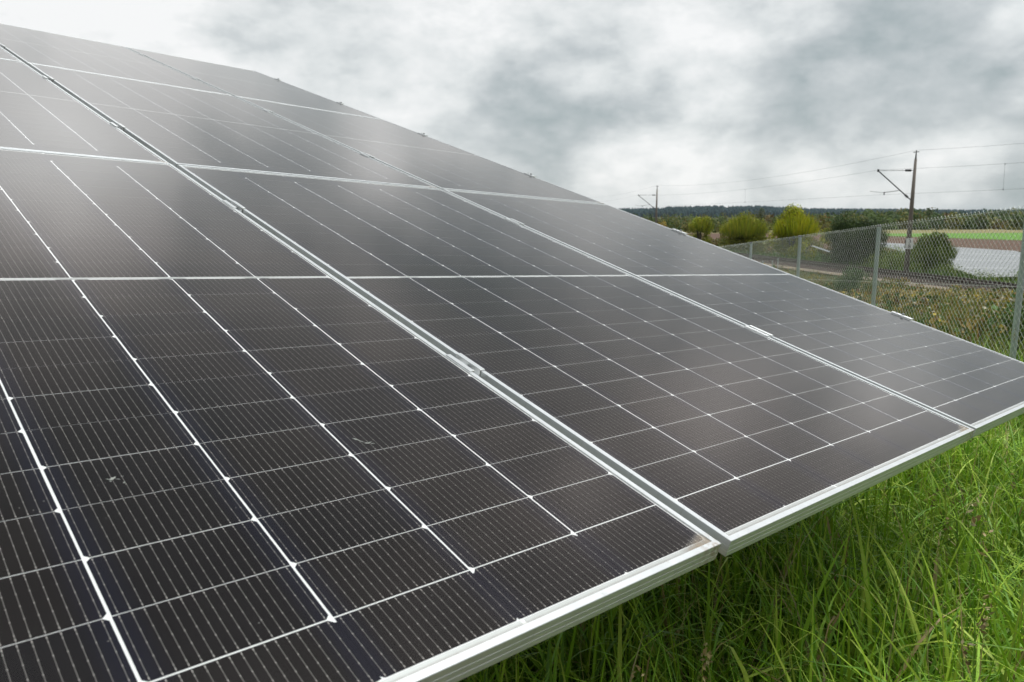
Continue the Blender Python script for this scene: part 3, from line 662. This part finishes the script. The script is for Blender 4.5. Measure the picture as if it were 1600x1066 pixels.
# wooded hills at the skyline
def ridge_px(px): return np.interp(px, [200, 700, 940, 985, 1030, 1040, 1060, 1125, 1129, 1133, 1180, 1260, 1400, 1500, 1600, 2400], [326, 325, 325.5, 326, 325, 323, 322.6, 321.2, 325.2, 322, 321.6, 325.5, 326.5, 328, 327, 325])
nrow, xsr = 14, np.arange(-2600, 3600, 13.0)
V = []; ys_h = np.linspace(1500, 2900, 12)
xh = np.arange(-2700, 3700, 60.0); XH, YH = np.meshgrid(xh, ys_h)
pxh = 800 + XH / 2400 * F_PX; crest = (338 - ridge_px(pxh)) / F_PX * 2400 - 17
prof = np.clip((YH - 1500) / 900, 0, 1); prof = prof * prof * (3 - 2 * prof)
ZH = -6 + (crest + 6) * prof; ZH[0] = -9; ZH[-1] = -12
i2 = np.arange(XH.size).reshape(XH.shape); Qh = np.stack([i2[:-1, :-1], i2[:-1, 1:], i2[1:, 1:], i2[1:, :-1]], -1).reshape(-1, 4)
tag(big_mesh('hills', np.stack([XH, YH, ZH], -1).reshape(-1, 3), Qh, np.tile((.02, .035, .022), (XH.size, 1)), 'conifer', smooth=True), kind='structure')
parts = []; n = 15000
X = g.uniform(-2600, 3600, n); Y = 1520 + 900 * g.random(n) ** .75; px = 800 + X / 2400 * F_PX
cr_ = (338 - ridge_px(800 + X / Y * F_PX)) / F_PX * 2400 - 17; pf = np.clip((Y - 1500) / 900, 0, 1); pf = pf * pf * (3 - 2 * pf); Z = -6 + (cr_ + 6) * pf
H = g.uniform(13, 18.5, n); Wd = g.uniform(7, 11, n); k = 6; th = np.arange(k) * 2 * math.pi / k
ringp = np.stack([np.cos(th), np.sin(th)], 1)
Vt = np.zeros((n, 2 * k + 2, 3)); Vt[:, 0] = np.stack([X, Y, Z + H], 1)
for j in range(k):
    jit = g.uniform(.7, 1.2, n); Vt[:, 1 + j] = np.stack([X + ringp[j, 0] * Wd * .34 * jit, Y + ringp[j, 1] * Wd * .34 * jit, Z + H * .72], 1)
    Vt[:, 1 + k + j] = np.stack([X + ringp[j, 0] * Wd * .5 * jit, Y + ringp[j, 1] * Wd * .5 * jit, Z + H * .1], 1)
Vt[:, -1] = np.stack([X, Y, Z + H * .9], 1)
fq = [[0, 1 + j, 1 + (j + 1) % k, 0] for j in range(k)]
tri = np.array([[0, 1 + j, 1 + (j + 1) % k, 2 * k + 1] for j in range(k)]); quad = np.array([[1 + j, 1 + k + j, 1 + k + (j + 1) % k, 1 + (j + 1) % k] for j in range(k)])
Vt[:, -1] = Vt[:, 0] + 0.01
allq = np.concatenate([tri, quad]); Qt = (np.arange(n)[:, None, None] * (2 * k + 2) + allq[None]).reshape(-1, 4)
Ct = np.repeat(np.array([(.014, .036, .042), (.019, .044, .046), (.011, .031, .038), (.024, .046, .044)])[g.integers(0, 4, n)] * g.uniform(.75, 1.3, (n, 1)), 2 * k + 2, 0)
tag(big_mesh('hill_forest', Vt.reshape(-1, 3), Qt, Ct, 'conifer'), 'dark blue green conifer forest covering the hills at the skyline', 'forest', kind='stuff')

# ------------------------------------------------------------------ railway
def along(off, y0, y1, step, z): 
    out_ = []
    for y in np.arange(y0, y1 + .01, step): out_.append((rail_x(y) + off * math.hypot(1, RAIL_M), y, z))
    return out_
def strip(name, o0, o1, z0, z1, y0, y1, mname, steps=40):
    a = Acc(); P0 = along(o0, y0, y1, (y1 - y0) / steps, z0); P1 = along(o1, y0, y1, (y1 - y0) / steps, z1); n = len(P0)
    a.add(P0 + P1, [(i, n + i, n + i + 1, i + 1) for i in range(n - 1)]); return a
a = Acc()
prof = [(-3.0, -4.02), (-2.0, -3.86), (-1.3, -3.80), (1.3, -3.80), (2.3, -3.88), (3.2, -4.05)]
yy = np.arange(-60, 420, 4.0); rr_ = random.Random(4)
Vb = [(rail_x(y) + o_ * 1.01, y, z + rr_.uniform(-.02, .02)) for y in yy for o_, z in prof]; k = len(prof)
a.add(Vb, [(i * k + j, i * k + j + 1, (i + 1) * k + j + 1, (i + 1) * k + j) for i in range(len(yy) - 1) for j in range(k - 1)])
tag(a.build('ballast', 'ballast_stone'), kind='structure')
a = Acc(); Vb = [(rail_x(y) + o_ * 1.01, y, -3.93 + .01) for y in yy for o_ in (-3.8 + rr_.uniform(-.1, .1), -2.45)]
a.add(Vb, [(2 * i, 2 * i + 1, 2 * i + 3, 2 * i + 2) for i in range(len(yy) - 1)]); tag(a.build('gravel_path', 'gravel_shoulder'), kind='structure')
root = empty('railway_track', (rail_x(50), 50, 0))
for off in (-.75, .75):
    a = Acc()
    for zl, zh, hw, mi in ((-3.80, -3.775, .07, 0), (-3.775, -3.69, .012, 0), (-3.69, -3.65, .036, 0), (-3.6498, -3.6480, .030, 1)):
        for y in np.arange(-60, 416, 8.0):
            x0, x1 = rail_x(y) + off - rail_x(50), rail_x(y + 8) + off - rail_x(50); y0, y1 = y - 50, y + 8 - 50
            a.add([(x0 - hw, y0, zl), (x0 + hw, y0, zl), (x1 + hw, y1, zl), (x1 - hw, y1, zl), (x0 - hw, y0, zh), (x0 + hw, y0, zh), (x1 + hw, y1, zh), (x1 - hw, y1, zh)],
                  [(4, 5, 6, 7), (0, 4, 7, 3), (1, 2, 6, 5)], mi)
    a.build('rail', ['rail_steel', 'rail_head'], root)
a = Acc()
for y in np.arange(10, 230, .62):
    x = rail_x(y) - rail_x(50); a.box((x - 1.3, y - 50 - .13, -3.86), (x + 1.3, y - 50 + .13, -3.775))
sl = a.build('sleepers', 'sleeper', root); sl['kind'] = 'stuff'
tag(root, 'single railway track with rusty rails on dark ballast behind the fence', 'railway track')

# ------------------------------------------------------------------ catenary masts and wires
TD = Vector((-1, RAIL_M * 0 - .0, 0)); LAT = Vector((-1, -.131, 0)).normalized()
def mast(x, y, label, sign=False, base=-4.3, seed=0):
    root = empty('catenary_mast', (x, y, 0)); zt = 4.25
    a = Acc(); a.tube([(0, 0, base - .5), (0, 0, .9), (0, 0, 3.9)], [.19, .135, .085], 14); a.build('mast', 'mast_concrete', root, smooth=True)
    a = Acc(); a.tube([(0, 0, 3.9), (0, 0, 4.35)], [.06, .035], 8); a.tube([(-.2, 0, 4.36), (.2, 0, 4.40)], .03, 6); a.tube([(0, 0, 4.35), (0, 0, 4.5)], .03, 6); a.build('wire_bracket', 'dark_steel', root)
    e = LAT * 2.72 + Vector((0, 0, 3.09)); j = LAT * .12 + Vector((0, 0, 1.12)); d = (e - j)
    a = Acc(); a.tube([j + d * .17, e], .040, 8); a.tube([j, j + d * .09], .035, 8)
    a.tube([LAT * 2.60 + Vector((0, 0, 3.1)), LAT * .68 + Vector((0, 0, 3.13))], .018, 6); a.tube([LAT * .08 + Vector((0, 0, 3.13)), LAT * .28 + Vector((0, 0, 3.13))], .02, 6)
    a.tube([e + Vector((0, 0, -.08)), e + Vector((0, 0, .10))], .07, 8)
    reg = j + d * .33
    a.tube([reg, LAT * 2.15 + Vector((0, 0, 1.62))], .022, 6); a.tube([LAT * 2.15 + Vector((0, 0, 1.66)), LAT * 2.15 + Vector((0, 0, 1.45))], .035, 6)
    a.tube([LAT * 2.15 + Vector((0, 0, 1.60)), LAT * 3.2 + Vector((0, 0, 1.70))], .013, 5)
    a.build('cantilever', 'dark_steel', root)
    a = Acc()
    for s0, s1 in ((j + d * .085, j + d * .18), (LAT * .26 + Vector((0, 0, 3.13)), LAT * .70 + Vector((0, 0, 3.13)))):
        pts, rad = [], []
        for i in range(11): pts.append(s0.lerp(s1, i / 10)); rad.append(.085 if i % 2 else .045)
        a.tube(pts, rad, 10)
        
        ins = a.build('insulator', 'insulator_brown', root); a = Acc()
    if sign:
        s = empty('kilometre_sign', (x - .05, y - .22, -1.9)); s.rotation_euler = (0, 0, R(-8))
        a = Acc(); a.box((-.24, -.012, -.37), (.24, .0, .37)); a.build('plate', 'sign_white', s, bevel=.008)
        a = Acc(); a.box((-.27, .012, -.30), (-.19, .10, .34)); a.box((-.19, .012, -.02), (.1, .06, .04)); a.build('bracket', 'sign_black', s)
        for zz, txt in ((.03, '3'), (-.31, '8')):
            cu = bpy.data.curves.new('digit', 'FONT'); cu.body = txt; cu.size = .40; cu.align_x = 'CENTER'; cu.extrude = .003
            to = bpy.data.objects.new('digit', cu); COL.objects.link(to); bpy.context.view_layer.update()
            me = bpy.data.meshes.new_from_object(to); bpy.data.objects.remove(to)
            me.materials.clear(); me.materials.append(MATS['sign_black']); me.transform(Matrix.Rotation(R(90), 4, 'X'))
            dob = link('digit', me, s); dob.location = (0, -.0165, zz)
        tag(s, 'white kilometre plate with black digits 3 over 8 on the nearer railway mast', 'sign')
    return tag(root, label, 'mast', 'railway catenary masts')
M1 = Vector((27.95, 53.6, 0)); M2 = Vector((20.75, 110, -.15)); M0 = Vector((35.4, -2, .1)); M3 = Vector((13.2, 168, -.3))
mast(M1.x, M1.y, 'tall concrete railway mast with cantilever arm and white number plate', True)
m2 = mast(M2.x, M2.y, 'distant concrete railway mast above the far table edge'); m2.location.z = -.15
def sag(a_, b_, s, n=24): return [a_.lerp(b_, i / n) - Vector((0, 0, 4 * s * (i / n) * (1 - i / n))) for i in range(n + 1)]
def run(off, s, nm, lab, grp):
    a = Acc()
    for A_, B_ in ((M0, M1), (M1, M2), (M2, M3)): a.tube(sag(A_ + off, B_ + off, s), .0055, 5)
    return tag(a.build(nm, 'wire_copper'), lab, 'wire', grp)
run(Vector((0, 0, 4.5)), .75, 'earth_wire', 'uppermost wire running over the tops of the railway masts', 'overhead wires of the railway')
run(LAT * 2.66 + Vector((0, 0, 3.15)), .55, 'messenger_wire', 'sagging wire held at the tips of the mast arms', 'overhead wires of the railway')
run(LAT * 2.5 + Vector((0, 0, 1.46)), .06, 'contact_wire', 'lowest straight wire over the track below the mast arms', 'overhead wires of the railway')
a = Acc()
for A_, B_, fr_ in ((M0, M1, (.80,)), (M1, M2, (.38,))):
    for f_ in fr_:
        p_ = A_.lerp(B_, f_); up_ = p_ + LAT * 2.6 + Vector((0, 0, 3.15 - 4 * .55 * f_ * (1 - f_))); dn = p_ + LAT * 2.55 + Vector((0, 0, 1.46 - .24 * f_ * (1 - f_)))
        a = Acc(); a.tube([up_, dn], .005, 5); a.tube([dn + Vector((0, 0, -.04)), dn + Vector((0, 0, .06))], .018, 5); a.tube([up_ + Vector((0, 0, -.05)), up_ + Vector((0, 0, .03))], .018, 5)
        tag(a.build('dropper_wire', 'wire_copper'), 'short vertical dropper wire hanging between the two lower track wires', 'wire', 'dropper wires')

# ------------------------------------------------------------------ chain link fence
root = empty('chain_link_fence', (0, 0, 0))
def ftop(y): return .570 - .0705 * y
FD = Vector((.0424, 1, -.0705)).normalized()
for i in range(-3, 9):
    y = 6.8 + 3 * i; x = fence_x(y); zt = ftop(y); zb = float(terr(x, y)) - .3
    a = Acc(); lx = .0
    a.tube([(x, y, zb), (x, y, zt - .015)], .026, 14); p = a.build('post', 'galvanised_post', root, smooth=False)
    a = Acc(); a.tube([(x, y, zt - .015), (x, y, zt + .006), (x, y, zt + .016)], [.0285, .0285, .018], 14); a.build('cap', 'dark_cap', p)
    for zz in (.05, .75, 1.5):
        a = Acc(); a.tube([(x, y, zt - zz - .008), (x, y, zt - zz + .008)], .0285, 14); a.build('wire_tie', 'dark_cap' if zz > 1 else 'galvanised_post', p)
for h in (.02, .72, 1.45):
    a = Acc(); a.tube([(fence_x(y) - .03, y, ftop(y) - h) for y in np.arange(-2.2, 31, 1.5)], .0016, 5); a.build('tension_wire', 'fence_wire', root)
# woven mesh: zig-zag wires standing side by side, 70 mm diamonds
hw = .035; yk = np.arange(-2.2, 30.8, hw); nseg = 54; r_ = .0014
nv = nseg + 1; kk = np.arange(len(yk)); js = np.arange(nv)
Yc = yk[:, None] + np.where((js[None] + kk[:, None] * 1) % 2 == 0, 0, hw); Zc = ftop(Yc) + .012 - js[None] * hw
Xc = fence_x(Yc) - .030 + np.where(js[None] % 2 == 0, .002, -.002)
tri3 = np.array([(0, 1), (.87, -.5), (-.87, -.5)]) * r_
Vm = np.zeros((len(yk), nv, 3, 3))
for c in range(3): Vm[:, :, c] = np.stack([Xc + tri3[c, 0], Yc + tri3[c, 1] * .7, Zc + tri3[c, 1] * .7], -1)
b0 = (np.arange(len(yk))[:, None, None] * nv + np.arange(nseg)[None, :, None]) * 3; c = np.arange(3)[None, None]; c1 = (c + 1) % 3
Qm = np.stack([b0 + c, b0 + c1, b0 + 3 + c1, b0 + 3 + c], -1).reshape(-1, 4)
big_mesh('wire_mesh', Vm.reshape(-1, 3), Qm, np.full((Vm.size // 3, 3), .5), 'fence_wire', root)
tag(root, 'galvanised chain link fence with round posts running down beside the railway', 'fence')
# a few thin posts of an older fence beyond
for i, (px, lab) in enumerate(((1190.5, 'thin grey post in the meadow by the track, leftmost of three'), (1205.5, 'thin grey post in the meadow by the track, middle of three'), (1214, 'thin grey post in the meadow by the track, rightmost of three'))):
    d = 46 + i * 3; a = Acc(); x = at(px, d); zb = float(terr(x, d)); a.tube([(0, 0, 0), (0, 0, 1.55)], .035, 8); a.tube([(0, 0, 1.55), (0, 0, 1.6)], [.045, .02], 8); o = a.build('marker_post', 'galvanised_post'); o.location = (x, d, zb)
    tag(o, lab, 'post', 'thin posts by the track')

# ------------------------------------------------------------------ far solar tables
def far_table(x, y, z, wu, lab, rows=3):
    root = empty('solar_table', (x, y, z)); root.matrix_world = Matrix.Translation((x, y, z)) @ MR.to_4x4()
    a = Acc(); a.box((0, 0, -.04), (wu, rows * PV, 0)); a.build('module_surface', 'distant_module', root)
    for u in np.arange(1.2, wu, 4.6):
        for v in (1.4, rows * PV - 1.5):
            g_ = MR.inverted() @ Vector((0, 0, -1)); a = Acc(); a.tube([(u, v, -.05), Vector((u, v, -.05)) + g_ * (1.0 + .28 * v)], .06, 6); a.build('post', 'galvanised_post', root)
    return tag(root, lab, 'solar table', 'far solar tables')
far_table(37.2, 60, -4.78, 46, 'long far solar table reflecting white sky behind the railway', 4)
far_table(at(1292, 85), 85, -3.95, 1.1, 'small far solar table showing as a pale sliver left of the dark bush', 1)
# distant farm house at the wood's edge
hx, hy = at(1486, 320), 320; root = empty('farm_house', (hx, hy, -5.4))
a = Acc(); a.box((-1.6, -1.6, 0), (1.6, 1.6, 2.4)); a.build('wall', 'sign_white', root)
a = Acc(); a.add([(-1.8, -1.8, 2.35), (1.8, -1.8, 2.35), (1.8, 1.8, 2.35), (-1.8, 1.8, 2.35), (-1.8, 0, 3.5), (1.8, 0, 3.5)], [(0, 1, 5, 4), (2, 3, 4, 5), (0, 4, 3), (1, 2, 5), (0, 3, 2, 1)]); a.build('roof', 'dark_steel', root)
tag(root, 'tiny pale farm house before the far woodland', 'house')

# ------------------------------------------------------------------ the air between here and the hills
m = bpy.data.materials.new('haze_air'); m.use_nodes = True; MATS['haze_air'] = m; t = m.node_tree
t.nodes.remove(t.nodes['Principled BSDF']); pv = nd(t, 'ShaderNodeVolumePrincipled'); pv.inputs['Color'].default_value = (.80, .90, .97, 1)
pv.inputs['Density'].default_value = .00005; pv.inputs['Anisotropy'].default_value = .2
t.links.new(pv.outputs[0], t.nodes['Material Output'].inputs['Volume'])
a = Acc(); a.box((-3100, -450, -13.5), (3700, 4300, 45)); hz = a.build('haze', 'haze_air'); hz.display_type = 'BOUNDS'; tag(hz, 'thin pale haze over the far fields and hills', 'haze', kind='stuff')
